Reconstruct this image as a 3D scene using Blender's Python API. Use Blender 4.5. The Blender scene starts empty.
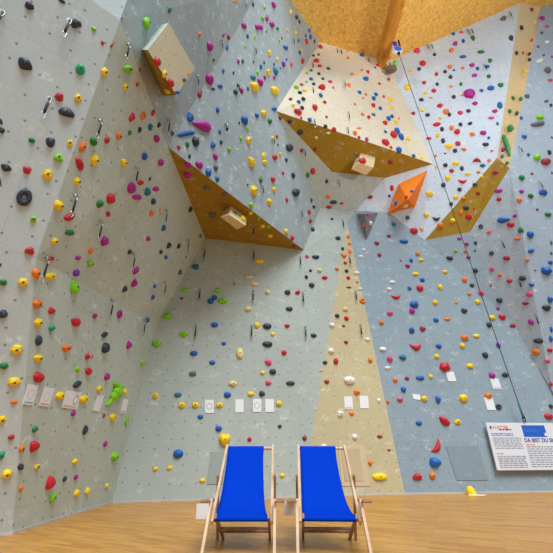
import bpy, bmesh, math, random
from mathutils import Vector, Matrix, noise
from mathutils.bvhtree import BVHTree
R=random.Random(7)
C=bpy.context.scene.collection
PI=math.pi
LAMP1,LAMP2,SUN,AMB,EXPO=620,110,2.75,.39,.17
HOLDS="""
T 0 0
172 30 62 50 K w -20
360 4 50 20 K r
440 135 68 65 K w 20
145 370 105 75 K e -40
470 400 64 68 J r
T 0 1
10 165 26 38 L f 30
62 248 25 24 R r
116 265 20 30 R r
175 105 15 20 M r
75 420 50 52 Y k
215 403 66 55 L e
198 507 40 38 Y k
280 405 18 20 C r
265 492 24 26 R r
325 130 75 65 L f
455 57 36 38 G r
385 360 34 60 R o 20
425 430 36 50 Y k
462 485 34 55 R o 20
435 530 45 40 Y o
500 537 32 25 B o
540 465 25 25 S o
T 0 2
300 5 45 15 O l
404 25 22 32 K r
470 42 16 22 L o
524 28 20 42 M o
352 148 28 42 M o
460 105 18 32 L o
485 105 30 45 M k
515 140 30 42 M o
428 157 20 40 M o
450 160 20 36 M o
546 165 14 26 G o
482 183 14 18 G r
93 200 26 34 O k
232 203 24 32 M r
260 217 18 36 C o
372 210 22 30 K r
414 213 20 30 L r
155 270 34 62 M o
253 277 24 34 B r
358 270 20 24 L r
175 348 24 26 G r
318 357 24 30 M r
343 357 22 28 K r
405 360 14 18 K r
500 307 30 34 Y k
544 345 20 30 Y k
468 365 16 24 K r
525 373 16 26 B r
450 388 24 34 B r
430 420 22 30 L k
494 420 38 38 Y k
535 413 30 40 T o -40
230 412 22 34 B r
290 424 18 20 K r
405 450 32 34 T o
448 477 36 38 M o -30
472 450 26 26 M r
526 452 22 24 M r
150 455 46 75 M o
212 500 32 26 B o
170 517 26 18 K o
415 502 48 58 Y o -15
530 525 42 50 Y o -15
338 527 32 34 M r
302 535 22 34 K o
374 515 22 24 G r
315 495 18 26 K r
95 538 36 60 C f
28 432 16 26 O r
T 0 3
90 68 26 28 Y r
145 84 28 28 B r
122 100 18 30 K o
138 127 20 26 K r
12 165 16 28 G o
67 175 18 22 Y r
118 188 22 24 Y r
195 178 24 24 B r
175 208 20 22 B r
202 215 26 32 B r
180 240 32 32 R k
133 237 20 26 T r
225 240 18 28 K r
22 237 20 22 L r
35 222 16 20 G r
58 275 34 26 B o -20
140 305 26 26 B r
148 288 18 22 Y r
8 348 20 28 Y r
62 345 18 22 B r
46 372 34 34 V k
92 375 26 34 P r
157 355 30 34 R r
10 418 20 26 B r
26 398 12 14 K r
8 525 20 38 Y o
260 270 26 38 R k
248 316 18 22 G r
218 322 18 22 K r
236 352 34 20 R e
255 382 28 24 R r
305 397 24 22 K r
205 408 20 22 T r
250 427 22 26 K r
180 425 18 18 L r
273 457 18 24 K r
205 458 24 26 B r
150 490 24 26 P r
178 475 18 14 L r
120 505 28 22 L o
220 487 22 26 K r
270 505 44 28 R e
170 525 30 24 Y r
140 537 28 26 K r
316 473 24 18 P o
334 508 18 18 O r
446 430 28 22 O r
426 493 26 26 O r
500 407 18 18 O r
420 335 20 24 O r
418 295 14 14 O r
500 318 26 30 B r
537 417 22 22 R r
525 455 34 28 B o
488 536 26 22 B r
525 548 20 14 O r
262 548 22 16 K r
T 0 4
58 375 26 32 R f
42 392 16 14 B r
122 460 20 24 R r
68 486 20 16 R r
232 507 40 38 Y k
250 415 22 26 Y r
288 292 42 34 P k
320 365 38 36 R k
298 400 22 24 K r
306 257 18 18 K r
405 222 30 30 O r
388 315 22 22 K r
510 252 32 30 M e 30
488 290 32 28 O r
478 386 30 26 O r
500 407 18 14 B r
400 430 22 24 R r
450 415 22 24 K r
480 445 28 28 K w
328 480 28 24 R e
404 488 22 24 K r
485 502 24 18 O r
384 526 34 26 R e
335 543 22 20 Y r
470 178 24 20 P r
498 195 24 20 B r
50 545 24 16 T r
T 0 5
45 145 26 28 G r
20 185 28 16 P o
32 237 20 28 B r
88 220 26 36 G w
135 300 46 24 G l
30 328 42 22 B l
188 350 26 30 G w
82 378 36 26 M e
28 395 22 18 O r
115 397 22 24 B r
170 385 32 20 B w
97 437 36 24 M e
180 443 26 26 G r
18 488 20 26 G r
72 540 74 64 M k
138 525 26 20 B r
192 510 46 30 B o
250 492 36 30 G o
432 55 26 22 C r
372 157 26 32 K f
312 218 30 38 K k
268 105 40 32 S e 30
450 127 26 22 N r
492 105 40 26 M e
520 152 24 22 P r
428 233 26 28 P r
343 308 24 26 K r
380 308 16 18 R r
415 312 28 28 K r
415 345 26 34 K r
392 415 22 28 Y r
525 405 40 40 S k
480 352 50 28 W e 20
540 465 34 20 P e
522 243 30 18 W e
490 190 20 18 S r
468 270 18 16 S r
500 320 18 14 S r
548 330 14 16 M r
T 1 0
345 27 58 50 R k
457 35 50 52 Y k
390 112 104 62 K f -15
5 170 20 40 K o
10 222 40 44 K e
185 280 34 40 G o 30
292 290 60 62 K w
408 297 38 44 Y k
343 378 62 52 L f
35 440 70 50 K e -25
155 453 52 48 R w
278 480 62 66 Y k
485 320 44 66 O k
468 420 88 40 R l -70
455 522 46 42 Y k
2 525 10 60 K o
T 1 1
12 290 40 52 G o 30
22 400 58 62 Y k
90 280 36 40 R k
160 258 44 36 O k
237 148 40 58 R w
300 140 38 50 O k
357 122 28 36 R k
222 238 26 28 G r
280 220 28 34 K w
342 205 36 36 T k
392 193 24 30 K r
380 273 32 48 M o
310 376 40 40 B r
190 413 36 52 Y o
405 412 32 44 M o
338 508 16 22 K r
286 530 44 34 R e
470 240 30 26 S r
550 240 115 34 B l 10
507 322 28 20 R r
T 1 2
198 103 28 36 B r
40 145 52 56 B w
110 193 68 120 M t 75
72 287 54 56 K k
22 305 32 30 G r
34 373 22 26 K r
210 230 22 30 B r
254 213 20 22 K r
172 307 36 38 B w
218 292 22 26 K r
265 333 20 30 L o
186 376 38 34 M r
92 422 48 42 M o -20
145 467 42 50 B k
188 440 34 34 S r
197 505 32 34 T r
22 427 40 34 M o
20 487 52 34 M o -20
427 135 22 32 B o
468 122 36 42 Y o
502 168 22 36 G o
358 165 34 62 B t 205
372 215 22 28 L r
332 270 14 34 L o
378 280 38 42 Y k
395 402 38 66 Y t 30
466 372 28 42 Y k
473 410 32 34 Y e
532 378 28 38 R o
528 97 36 28 B o
530 5 24 16 Y r
515 268 22 26 Y r
543 258 20 24 R r
450 505 26 40 G f
520 508 22 36 R o
323 180 14 18 K r
372 540 12 14 K r
548 308 12 18 K r
T 1 3
2 98 16 24 B r
85 40 24 22 C r
140 5 26 16 K r
134 55 26 24 T r
160 37 28 28 K r
263 18 28 24 T r
285 57 24 20 R r
102 76 22 22 Y r
154 90 26 26 K r
130 112 50 40 R k
230 87 36 44 R k
148 150 16 18 R r
198 160 28 28 B r
290 198 26 26 K r
340 215 30 26 R r
295 144 18 16 R r
305 240 28 18 N o
235 267 22 22 N r
460 70 18 16 O r
505 128 24 20 O r
542 145 24 26 R r
487 4 28 18 B r
525 17 14 16 O r
508 35 14 14 O r
462 237 28 30 O d
485 263 20 18 C r
530 275 22 30 M r
485 210 30 12 O e
25 150 26 24 C r
82 172 28 26 K r
143 235 36 32 K o
230 335 26 26 C r
505 397 36 44 R o 25
150 340 20 26 C r
12 258 26 30 R r
20 305 22 26 K r
4 380 18 36 R o
28 362 24 24 Y r
62 395 22 24 K r
82 322 40 52 K o 15
42 472 20 20 R r
103 485 30 32 K r
217 460 30 40 R o
187 483 22 34 G o
297 520 20 26 K r
240 378 18 12 N r
T 1 4
35 35 26 28 B r
48 12 26 22 B r
94 25 20 22 P r
132 42 30 28 Y r
137 88 26 20 Y e
73 93 24 24 B r
33 75 28 26 R r
12 147 28 24 R r
34 130 28 18 T r
122 152 28 30 B r
142 140 24 24 B r
102 177 30 28 R r
163 170 36 26 Y k
103 230 24 18 T r
152 245 44 44 R k
172 222 28 40 B o
195 257 28 44 B o
235 270 28 26 Y r
105 290 48 40 R k
135 322 20 18 R r
183 335 38 40 B r
268 370 26 22 T r
312 380 18 22 Y r
180 153 14 14 O r
265 122 24 22 C r
312 43 30 24 K k
335 10 22 24 Y r
317 102 24 26 Y k
348 132 30 24 K r
365 33 24 12 O e
421 78 40 30 R e 15
456 112 38 36 O r
474 130 22 28 K r
422 150 24 24 Y r
402 187 52 28 R e 10
432 214 26 32 K r
408 250 26 28 Y r
355 270 34 20 R e
438 282 24 34 K r
488 207 30 32 O r
520 228 36 38 R o -30
472 312 50 34 Y o
525 298 34 32 R r
508 340 28 28 K r
450 356 18 12 C r
395 370 18 18 O r
540 187 26 28 K r
540 120 34 26 P e
500 27 26 26 K r
452 424 28 26 K r
512 412 40 28 Y o
488 457 30 26 R r
465 497 32 40 Y k
440 540 28 30 K r
398 432 20 24 N r
133 408 32 26 C r
548 330 14 16 O r
T 1 5
28 17 22 14 O r
100 65 36 26 M e
62 108 30 24 K r
12 118 28 24 R r
215 110 36 24 M e
195 150 42 20 P e
245 75 34 44 T k
231 182 18 22 T r
72 182 32 22 K e 20
17 187 24 20 K r
4 222 16 34 R r
85 243 32 28 O r
150 235 40 32 M k
180 265 20 20 B r
162 303 42 26 K o
6 298 22 30 R r
38 333 24 22 O r
197 341 20 14 P r
110 395 54 30 C c 180
145 427 36 26 T e
182 397 22 22 O r
24 443 24 32 K r
57 477 36 22 Y e
120 465 26 18 O r
140 492 22 20 Y r
28 520 56 28 R c
100 538 30 24 K r
322 33 24 24 G r
365 38 28 34 G r
303 110 24 28 G r
342 122 26 36 K r
302 210 48 54 G k
280 303 146 40 G l -72
262 332 36 34 M r
256 373 26 30 T r
285 412 28 24 G r
217 468 40 24 M e
405 22 32 26 S r
370 150 20 22 B r
390 258 34 28 B k
413 363 22 20 B r
462 378 44 42 L k
515 402 60 46 C o 10
480 140 50 36 L f
468 183 88 34 S o 10
517 52 32 18 S e 20
543 75 20 20 K r
535 350 24 34 K r
375 497 38 36 G r
433 474 20 14 C r
548 265 10 16 K r
548 470 10 18 K r
T 2 0
142 77 98 104 K d
195 205 40 40 L k
172 387 64 48 R w
350 128 66 52 Y k
410 195 76 50 R e 20
410 285 60 36 G o
322 335 40 40 Y k
300 436 42 28 R o
458 432 34 30 M o
448 520 40 44 V o
530 465 38 42 L o
532 390 36 34 O k
215 520 46 60 O o 20
298 538 72 44 Y o
2 472 14 34 K r
T 2 1
235 25 44 70 M o
265 78 62 34 M o -5
115 88 50 62 R o 25
50 118 42 44 G r
97 178 30 28 R r
78 335 52 54 M k
327 47 32 50 T o 15
375 30 42 32 M o
360 103 28 34 K o 30
397 150 16 24 O r
350 173 34 32 O r
420 258 34 34 B r
330 320 34 28 M r
450 360 32 36 K r
507 363 28 30 K r
403 397 28 24 K r
432 428 28 24 B r
515 515 34 30 T r
222 397 30 28 K r
258 503 40 50 M w
548 425 10 20 G r
T 2 2
412 38 52 58 Y k
527 32 28 28 Y r
500 103 36 36 Y k
393 123 32 32 L r
388 172 26 24 Y r
435 203 22 26 L r
490 250 28 28 L r
458 247 30 26 Y r
502 305 30 24 Y r
440 445 52 32 Y o
375 540 44 22 N o
65 480 46 36 T w
40 150 32 32 K r
132 25 36 28 S o
237 65 34 28 S o
165 185 40 36 S o
345 200 36 40 Y k
300 168 20 24 G d
97 305 22 24 S r
17 425 14 14 G r
T 2 3
120 48 44 54 K o 15
4 25 14 30 Y r
65 92 22 26 R r
62 275 22 32 Y o
97 315 30 34 R r
105 365 24 22 C r
208 95 16 24 K r
222 133 22 20 K r
196 163 24 28 R r
202 213 24 28 R w
214 262 26 28 K r
305 70 30 26 O w
335 105 46 24 K o
310 133 34 24 R e
383 112 24 16 R r
327 203 18 16 K r
362 313 32 24 K o
182 420 26 20 P r
232 423 46 26 K o
202 503 20 18 K r
255 502 30 26 N r
178 540 22 26 K r
285 545 38 26 R e
388 377 20 20 K r
430 347 20 18 O r
422 305 22 24 O r
432 390 22 30 O r
398 415 40 30 O c
404 458 22 20 R r
356 493 24 22 O r
412 505 24 22 K r
422 545 24 22 R r
472 518 36 24 W e
512 382 20 18 W r
495 422 34 18 W e
510 240 20 22 O r
536 180 22 24 M r
T 2 4
15 75 36 26 C e 20
18 228 26 26 W r
125 68 18 22 B r
140 22 24 40 R o
160 110 26 32 B r
140 122 16 18 O r
217 130 34 32 N k
255 40 24 24 B r
222 75 24 26 R r
232 195 28 28 T r
152 232 28 28 T r
360 55 42 38 Y k
342 178 30 36 Y k
400 203 50 30 K c
268 272 52 42 R r
315 258 26 30 N r
210 332 54 26 B o
423 240 40 40 O r
495 212 36 30 Y r
543 165 24 34 O r
512 75 30 30 Y r
485 115 24 28 K r
535 30 28 28 K r
123 302 26 18 C r
53 343 30 24 C r
68 412 24 24 C r
290 405 30 26 O r
310 440 36 22 Y o
253 443 22 28 B r
192 446 16 10 M r
232 477 34 24 M e -20
278 522 40 24 Y o
450 510 34 24 Y o
477 430 42 26 K o -10
512 388 24 22 L r
533 317 26 18 M r
T 2 5
100 8 30 26 K r
12 32 24 26 K r
118 52 26 24 C r
32 82 34 26 O r
50 137 38 30 K k
65 188 40 38 R r
95 143 14 16 R r
235 38 54 28 M o 10
240 87 32 26 R r
372 42 30 22 M r
360 92 36 32 O r
427 67 36 30 G r
497 45 58 40 B w
463 147 18 16 C r
527 175 42 28 G o
268 207 38 84 B t -85
332 185 30 24 M e 30
308 235 48 36 R o 10
362 267 40 36 G w
345 317 42 24 O o 10
425 292 44 44 B r
182 280 32 24 O e 20
133 247 28 30 K d
102 343 20 26 K r
52 348 26 26 M r
45 390 22 22 O r
100 388 12 14 K r
62 425 28 22 M r
195 403 30 26 K d
283 430 42 30 C o
427 387 42 26 B o 20
405 440 30 20 O r
198 495 28 28 P r
105 503 30 30 K r
245 530 30 28 O e 30
520 503 66 56 B k
540 455 30 24 B o
545 342 14 30 G r
545 402 16 18 G r
450 502 14 10 C r
T 3 0
18 37 48 38 G k
135 37 62 50 Y k
215 6 42 24 O r
440 62 66 78 L f 30
222 163 62 54 O k
305 203 52 40 R w
227 272 56 52 Y k
305 302 44 42 J r
20 222 56 54 K w
230 377 42 60 K o 20
97 430 70 62 Y k
228 480 58 50 Y e
392 422 58 48 O e
445 270 76 56 R w -15
25 525 54 46 G k
513 470 40 38 R r
455 542 26 36 L o
T 3 1
20 232 26 34 M o
250 43 40 50 M w
195 77 34 40 K w
165 222 48 50 M d
218 403 42 50 M w
78 342 44 34 K e 20
85 420 44 58 K o 25
298 505 34 40 L r
367 60 24 24 B r
357 125 28 32 B r
325 257 34 36 T r
440 227 52 44 L f
540 78 44 28 L o
522 130 24 16 K e
535 338 50 38 L k
378 390 56 48 L k
2 470 12 30 R r
T 3 2
198 83 44 30 L o
225 142 60 38 L k
155 145 40 36 B r
177 124 34 32 B r
178 282 46 30 B o
232 392 28 22 B r
57 448 48 32 B o
165 503 38 28 B o
410 45 44 28 N o -10
487 92 32 26 N r
373 190 38 34 N k
425 285 34 40 Y k
485 290 54 38 K o
517 338 26 24 Y r
487 395 62 38 K o
490 502 44 36 P w
325 450 42 72 N o
292 45 12 14 G r
T 3 3
210 52 36 32 K k
68 93 38 30 K o
128 95 34 28 R e 20
78 190 42 28 K o
66 290 34 26 R e
48 445 32 32 R r
222 345 38 28 K k
287 503 30 24 K r
350 495 32 40 R o -15
408 385 26 22 C w
358 230 30 26 K r
412 245 30 28 R r
395 290 20 16 C r
505 142 36 34 O d
425 66 32 14 C e
473 33 18 16 O r
403 192 34 26 N w
328 285 34 30 W r
322 435 36 34 W k
535 370 34 26 W e
490 75 32 18 W e
T 3 4
143 34 34 22 W o
126 75 30 22 W r
318 22 30 26 B r
243 70 26 26 T r
305 70 44 38 R r
422 62 30 36 Y k
165 122 62 28 R c
393 153 34 30 Y r
270 163 54 44 B k
258 202 34 40 M k
130 217 40 32 P e
80 270 30 28 O r
398 255 34 28 B r
462 250 40 20 O o
515 155 20 16 O r
255 313 38 40 B w
320 305 38 32 C w
282 413 76 42 R c
412 408 38 30 B w
402 467 32 32 Y r
130 482 38 40 P r
202 473 46 34 T w
450 528 66 58 R k
12 370 22 20 W r
15 490 28 30 O r
88 425 42 28 W o
115 535 40 24 W e
T 3 5
40 20 34 36 O r
83 53 30 24 K r
192 53 18 16 P r
68 104 24 22 O r
135 98 38 38 P k
118 150 34 30 Y r
38 200 40 32 K w
200 240 40 30 Y o
183 283 32 34 K r
42 358 50 40 O r
108 348 38 26 Y o
28 405 34 34 Y r
72 522 44 32 Y o
160 460 36 40 K w
236 402 26 34 V o
260 236 48 34 R o -10
233 188 26 20 M r
242 140 40 34 K w
318 287 40 26 C w
300 27 36 28 R r
374 12 44 34 K k
430 50 34 24 B o
415 105 44 32 P o 10
392 160 42 24 C e
425 268 34 40 M k
520 185 58 42 K e
465 378 62 34 K w
453 442 48 42 O r
522 492 38 26 P o
538 432 38 28 R e
540 135 36 40 B w
545 310 18 38 B r
543 365 24 40 B r
2 155 10 12 O r
T 4 0
85 83 76 58 Y k
232 55 70 66 R o -20
455 97 58 40 K e 25
520 20 40 46 R o -20
82 200 44 32 O e
355 162 56 50 Y o
492 182 52 52 Y o
15 303 46 54 Y k
206 357 36 42 G r
205 460 56 76 R t 155
65 405 40 36 R r
120 470 40 44 O w
10 510 34 60 J o
430 265 26 36 M o
500 360 38 62 K w
T 4 1
90 52 46 46 M k
45 122 38 44 Y k
148 155 118 152 L x
195 137 30 36 Y r
72 277 22 26 C r
125 287 40 46 Y o -30
205 308 34 56 L d
80 442 24 36 M o
138 517 48 60 L o -20
368 160 34 42 Y k
500 155 44 30 T o
525 215 44 42 Y k
502 500 60 54 B r
T 4 2
50 33 46 30 S o
288 90 50 38 N k
254 155 44 38 B r
390 150 40 32 Y k
455 148 38 36 K w
66 214 42 38 Y k
208 215 40 36 Y k
96 284 36 28 B o
203 352 42 38 B r
237 418 70 78 Y h
382 415 28 28 R r
518 20 42 38 K k
458 27 30 26 Y r
492 85 38 30 P w
T 4 3
85 88 54 28 K o
18 205 36 38 Y k
23 340 24 24 K r
168 408 30 30 C r
295 80 32 26 C w
430 70 70 50 W o
472 140 42 34 O w
440 265 32 24 O w
376 265 40 40 W w
460 400 34 36 W r
280 452 34 20 W r
262 15 36 14 N e
T 4 4
160 68 28 34 O o 25
228 60 28 24 C r
305 57 54 28 B o
367 48 28 28 Y r
210 124 36 36 B k
188 185 42 32 P e
330 178 40 36 Y r
410 182 34 48 B w
118 195 20 26 O r
65 190 24 32 W e
448 310 80 46 R e -35
522 312 46 32 Y w
298 320 40 28 B o
405 460 94 44 R c 62
70 398 36 20 C w
122 478 24 14 C w
T 4 5
35 175 52 50 Y r
203 42 42 40 M k
275 38 44 32 K w
180 160 48 40 O r
238 225 40 36 K d
545 93 22 26 R r
543 222 26 28 K r
530 280 56 36 R o
T 5 0
42 95 64 62 Y r
125 52 40 42 K o -30
217 52 40 36 Y k
440 22 38 34 Y e 25
300 140 58 76 R t 0
380 122 34 36 K r
445 112 26 32 M o
312 230 50 36 L l 40
125 178 32 40 O e 30
450 203 40 32 Y o 35
512 192 34 32 Y o 35
T 5 1
88 162 28 30 Y r
370 63 32 28 Y r
452 58 34 28 Y r
T 5 2
107 130 34 30 Y k
T 5 3
38 102 32 28 Y r
T 5 4
15 28 30 32 O r
70 108 92 46 Y o
288 108 66 46 R w
378 103 42 42 O r
395 25 76 62 B w
"""
# ---------------------------------------------------------------- camera model
FP=367.0; TH=math.radians(25); CH=.9
O=Vector((0,0,CH)); SN,CS=math.sin(TH),math.cos(TH)
def ray(u,v):
    X=(u-276.5)/FP; Y=(276.5-v)/FP
    return Vector((X,CS-Y*SN,SN+Y*CS))
def atY(u,v,y): r=ray(u,v); return O+r*(y/r.y)
def atX(u,v,x): r=ray(u,v); return O+r*(x/r.x)
def atZ(u,v,z): r=ray(u,v); return O+r*((z-CH)/r.z)
def plane(a,b,c): n=(b-a).cross(c-a).normalized(); return (n,n.dot(a))
def hit(u,v,p): r=ray(u,v); return O+r*((p[1]-p[0].dot(O))/p[0].dot(r))
def proj(p):
    d=p-O; dep=d.y*CS+d.z*SN
    return (276.5+FP*d.x/dep, 276.5-FP*(d.z*CS-d.y*SN)/dep, dep)
# ---------------------------------------------------------------- helpers
def lin(c):
    return tuple((x/12.92 if x<=.04045 else ((x+.055)/1.055)**2.4) for x in c)
def rgb(r,g,b): return lin((r/255,g/255,b/255))+(1,)
def tag(o,label=None,cat=None,group=None,kind=None):
    if label: o['label']=label
    if cat: o['category']=cat
    if group: o['group']=group
    if kind: o['kind']=kind
    return o
def link(name,me,m=None,parent=None,loc=None):
    o=bpy.data.objects.new(name,me); C.objects.link(o)
    if m and me: me.materials.append(m)
    if parent: o.parent=parent
    if loc is not None: o.location=loc
    return o
def obj(name,bm,m=None,parent=None,smooth=True,sharp=None):
    me=bpy.data.meshes.new(name); bm.normal_update(); bm.to_mesh(me); bm.free()
    for p in me.polygons: p.use_smooth=smooth
    if smooth and sharp: me.set_sharp_from_angle(angle=math.radians(sharp))
    return link(name,me,m,parent)
def empty(name,loc=(0,0,0),rot=(0,0,0)):
    o=bpy.data.objects.new(name,None); C.objects.link(o); o.location=loc; o.rotation_euler=rot
    o.empty_display_size=.1; return o
def add_box(bm,c,s,rot=None,bev=0):
    r=bmesh.ops.create_cube(bm,size=1)
    M=Matrix.Translation(c)@(rot.to_4x4() if rot else Matrix.Identity(4))@Matrix.Diagonal((s[0],s[1],s[2],1))
    bmesh.ops.transform(bm,matrix=M,verts=r['verts'])
    if bev: bmesh.ops.bevel(bm,geom=list({e for v in r['verts'] for e in v.link_edges}),offset=bev,segments=2,affect='EDGES')
def add_bar(bm,a,b,w,t,up=Vector((0,0,1)),bev=0):
    a=Vector(a);b=Vector(b); d=(b-a); L=d.length; z=d.normalized()
    x=up.cross(z)
    if x.length<1e-4: x=Vector((1,0,0))
    x.normalize(); y=z.cross(x)
    add_box(bm,(a+b)/2,(w,t,L),Matrix((x,y,z)).transposed(),bev)
def add_tube(bm,pts,r,seg=8,closed=False):
    pts=[Vector(p) for p in pts]; rings=[]; n=len(pts)
    for i,p in enumerate(pts):
        if closed: d=pts[(i+1)%n]-pts[i-1]
        else: d=pts[min(i+1,n-1)]-pts[max(i-1,0)]
        d.normalize(); x=d.orthogonal().normalized() if i==0 else (px-d*px.dot(d)).normalized()
        px=x; y=d.cross(x)
        rings.append([bm.verts.new(p+(x*math.cos(2*PI*k/seg)+y*math.sin(2*PI*k/seg))*r) for k in range(seg)])
    for i in range(n if closed else n-1):
        A=rings[i];B=rings[(i+1)%n]
        for k in range(seg): bm.faces.new((A[k],A[(k+1)%seg],B[(k+1)%seg],B[k]))
    if not closed:
        bm.faces.new(rings[0][::-1]); bm.faces.new(rings[-1])
def add_lathe(bm,prof,seg=24,M=Matrix.Identity(4)):
    rings=[]
    for r,z in prof:
        rings.append([bm.verts.new(M@Vector((max(r,1e-4)*math.cos(2*PI*k/seg),max(r,1e-4)*math.sin(2*PI*k/seg),z))) for k in range(seg)])
    for A,B in zip(rings,rings[1:]):
        for k in range(seg): bm.faces.new((A[k],A[(k+1)%seg],B[(k+1)%seg],B[k]))
    bm.faces.new(rings[0][::-1]); bm.faces.new(rings[-1])
def add_poly_prism(bm,front,back):
    a=[bm.verts.new(p) for p in front]; b=[bm.verts.new(p) for p in back]; n=len(a)
    bm.faces.new(a); bm.faces.new(b[::-1])
    for i in range(n): bm.faces.new((a[i],b[i],b[(i+1)%n],a[(i+1)%n]))
    bmesh.ops.recalc_face_normals(bm,faces=bm.faces[:])
# ---------------------------------------------------------------- materials
def newmat(name,rough=.6,spec=.4):
    m=bpy.data.materials.new(name); m.use_nodes=True
    b=m.node_tree.nodes['Principled BSDF']; b.inputs['Roughness'].default_value=rough
    b.inputs['Specular IOR Level'].default_value=spec
    return m,m.node_tree,b
def nd(nt,t,**k):
    n=nt.nodes.new(t)
    for a,v in k.items():
        if a.startswith('i_'):
            n.inputs[int(a[2:]) if a[2:].isdigit() else a[2:].replace('_',' ')].default_value=v
        else: setattr(n,a,v)
    return n
def mixc(nt,fac,a,b,mode='MIX'):
    n=nt.nodes.new('ShaderNodeMix'); n.data_type='RGBA'; n.blend_type=mode
    for s,v in ((n.inputs[0],fac),(n.inputs[6],a),(n.inputs[7],b)):
        if hasattr(v,'links'): nt.links.new(v,s)
        else: s.default_value=v
    return n.outputs[2]
def maprange(nt,x,a,b,c=0,d=1):
    n=nd(nt,'ShaderNodeMapRange'); nt.links.new(x,n.inputs[0])
    for i,v in enumerate((a,b,c,d)): n.inputs[i+1].default_value=v
    return n.outputs[0]
def mul(nt,a,b,op='MULTIPLY'):
    n=nd(nt,'ShaderNodeMath',operation=op)
    for i,v in enumerate((a,b)):
        if hasattr(v,'links'): nt.links.new(v,n.inputs[i])
        else: n.inputs[i].default_value=v
    return n.outputs[0]
def plain(name,col,rough=.6,metal=0,var=.08,scale=30,bump=0,spec=.4):
    m,nt,b=newmat(name,rough,spec); b.inputs['Metallic'].default_value=metal
    tc=nd(nt,'ShaderNodeTexCoord'); no=nd(nt,'ShaderNodeTexNoise',i_Scale=scale,i_Detail=3.0)
    nt.links.new(tc.outputs['Object'],no.inputs['Vector'])
    f=maprange(nt,no.outputs[0],.3,.7,1-var,1+var)
    nt.links.new(mixc(nt,1.0,col,f,'MULTIPLY'),b.inputs['Base Color'])
    if bump:
        bp=nd(nt,'ShaderNodeBump',i_Strength=bump,i_Distance=.01); nt.links.new(no.outputs[0],bp.inputs['Height']); nt.links.new(bp.outputs[0],b.inputs['Normal'])
    return m
def wallmat(name,col,chalk=.5,dots=1.,sx=1.,seam=.12,rough=.72):
    m,nt,b=newmat(name,rough,.3)
    uv=nd(nt,'ShaderNodeUVMap'); U=uv.outputs[0]
    # broad tone
    n1=nd(nt,'ShaderNodeTexNoise',i_Scale=.55,i_Detail=4.0); nt.links.new(U,n1.inputs['Vector'])
    c=mixc(nt,1.0,col,maprange(nt,n1.outputs[0],.3,.7,.93,1.06),'MULTIPLY')
    n2=nd(nt,'ShaderNodeTexNoise',i_Scale=26.0,i_Detail=5.0); nt.links.new(U,n2.inputs['Vector'])
    c=mixc(nt,1.0,c,maprange(nt,n2.outputs[0],.3,.7,.95,1.04),'MULTIPLY')
    # plywood sheet joints
    br=nd(nt,'ShaderNodeTexBrick',offset=.5,i_Scale=1.0,i_Mortar_Size=.006,i_Brick_Width=2.44,i_Row_Height=1.22)
    br.inputs['Color1'].default_value=(0,0,0,1);br.inputs['Color2'].default_value=(0,0,0,1);br.inputs['Mortar'].default_value=(1,1,1,1)
    nt.links.new(U,br.inputs['Vector'])
    c=mixc(nt,mul(nt,br.outputs['Color'],seam),c,(.06,.06,.06,1))
    # chalk marks left by hands
    mp=nd(nt,'ShaderNodeMapping'); mp.inputs['Scale'].default_value=(sx,1,1); nt.links.new(U,mp.inputs['Vector'])
    n3=nd(nt,'ShaderNodeTexNoise',i_Scale=3.4,i_Detail=4.0,i_Roughness=.62); nt.links.new(mp.outputs[0],n3.inputs['Vector'])
    n4=nd(nt,'ShaderNodeTexNoise',i_Scale=17.0,i_Detail=3.0); nt.links.new(mp.outputs[0],n4.inputs['Vector'])
    f=mul(nt,maprange(nt,n3.outputs[0],.56,.68),maprange(nt,n4.outputs[0],.44,.62))
    c=mixc(nt,mul(nt,f,chalk),c,(.85,.86,.86,1))
    mp2=nd(nt,'ShaderNodeMapping'); mp2.inputs['Scale'].default_value=(sx,2.0,1); nt.links.new(U,mp2.inputs['Vector'])
    v2=nd(nt,'ShaderNodeTexVoronoi',voronoi_dimensions='2D',i_Scale=1.9,i_Randomness=1.0); nt.links.new(mp2.outputs[0],v2.inputs['Vector'])
    sc2=nd(nt,'ShaderNodeSeparateColor'); nt.links.new(v2.outputs['Color'],sc2.inputs[0])
    f=mul(nt,maprange(nt,v2.outputs['Distance'],.30,.10),maprange(nt,n4.outputs[0],.46,.62))
    f=mul(nt,f,maprange(nt,sc2.outputs[0],.35,.8))
    c=mixc(nt,mul(nt,f,chalk*1.2),c,(.88,.89,.89,1))
    # scuffs
    n5=nd(nt,'ShaderNodeTexNoise',i_Scale=1.7,i_Detail=6.0,i_Roughness=.7,i_Distortion=1.5); nt.links.new(U,n5.inputs['Vector'])
    c=mixc(nt,maprange(nt,n5.outputs[0],.60,.8,0,.25),c,(.13,.125,.12,1))
    # bolt holes
    vo=nd(nt,'ShaderNodeTexVoronoi',voronoi_dimensions='2D',i_Scale=3.7,i_Randomness=.42); nt.links.new(U,vo.inputs['Vector'])
    c=mixc(nt,mul(nt,maprange(nt,vo.outputs['Distance'],.07,.04),.6*dots),c,(.05,.05,.055,1))
    nt.links.new(c,b.inputs['Base Color'])
    bp=nd(nt,'ShaderNodeBump',i_Strength=.25,i_Distance=.006); nt.links.new(n2.outputs[0],bp.inputs['Height']); nt.links.new(bp.outputs[0],b.inputs['Normal'])
    return m
M_A=wallmat('grey wall paint far left',rgb(196,208,213),.55)
M_B=wallmat('grey wall paint left',rgb(192,203,194),.5)
M_C=wallmat('pale grey wall paint',rgb(164,177,182),.6,.8,1.6)
M_DL=wallmat('greenish grey wall paint',rgb(178,186,181),.34)
M_DR=wallmat('blue grey wall paint',rgb(147,164,176),.32,.8)
M_F=wallmat('pale blue grey wall paint',rgb(202,215,232),.5)
M_G=wallmat('pale blue grey wall paint right',rgb(168,181,195),.4)
M_TAN=wallmat('tan wall paint',rgb(199,186,148),.38,.8)
M_BEI=wallmat('beige wall paint',rgb(224,213,192),.55,.8)
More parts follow.
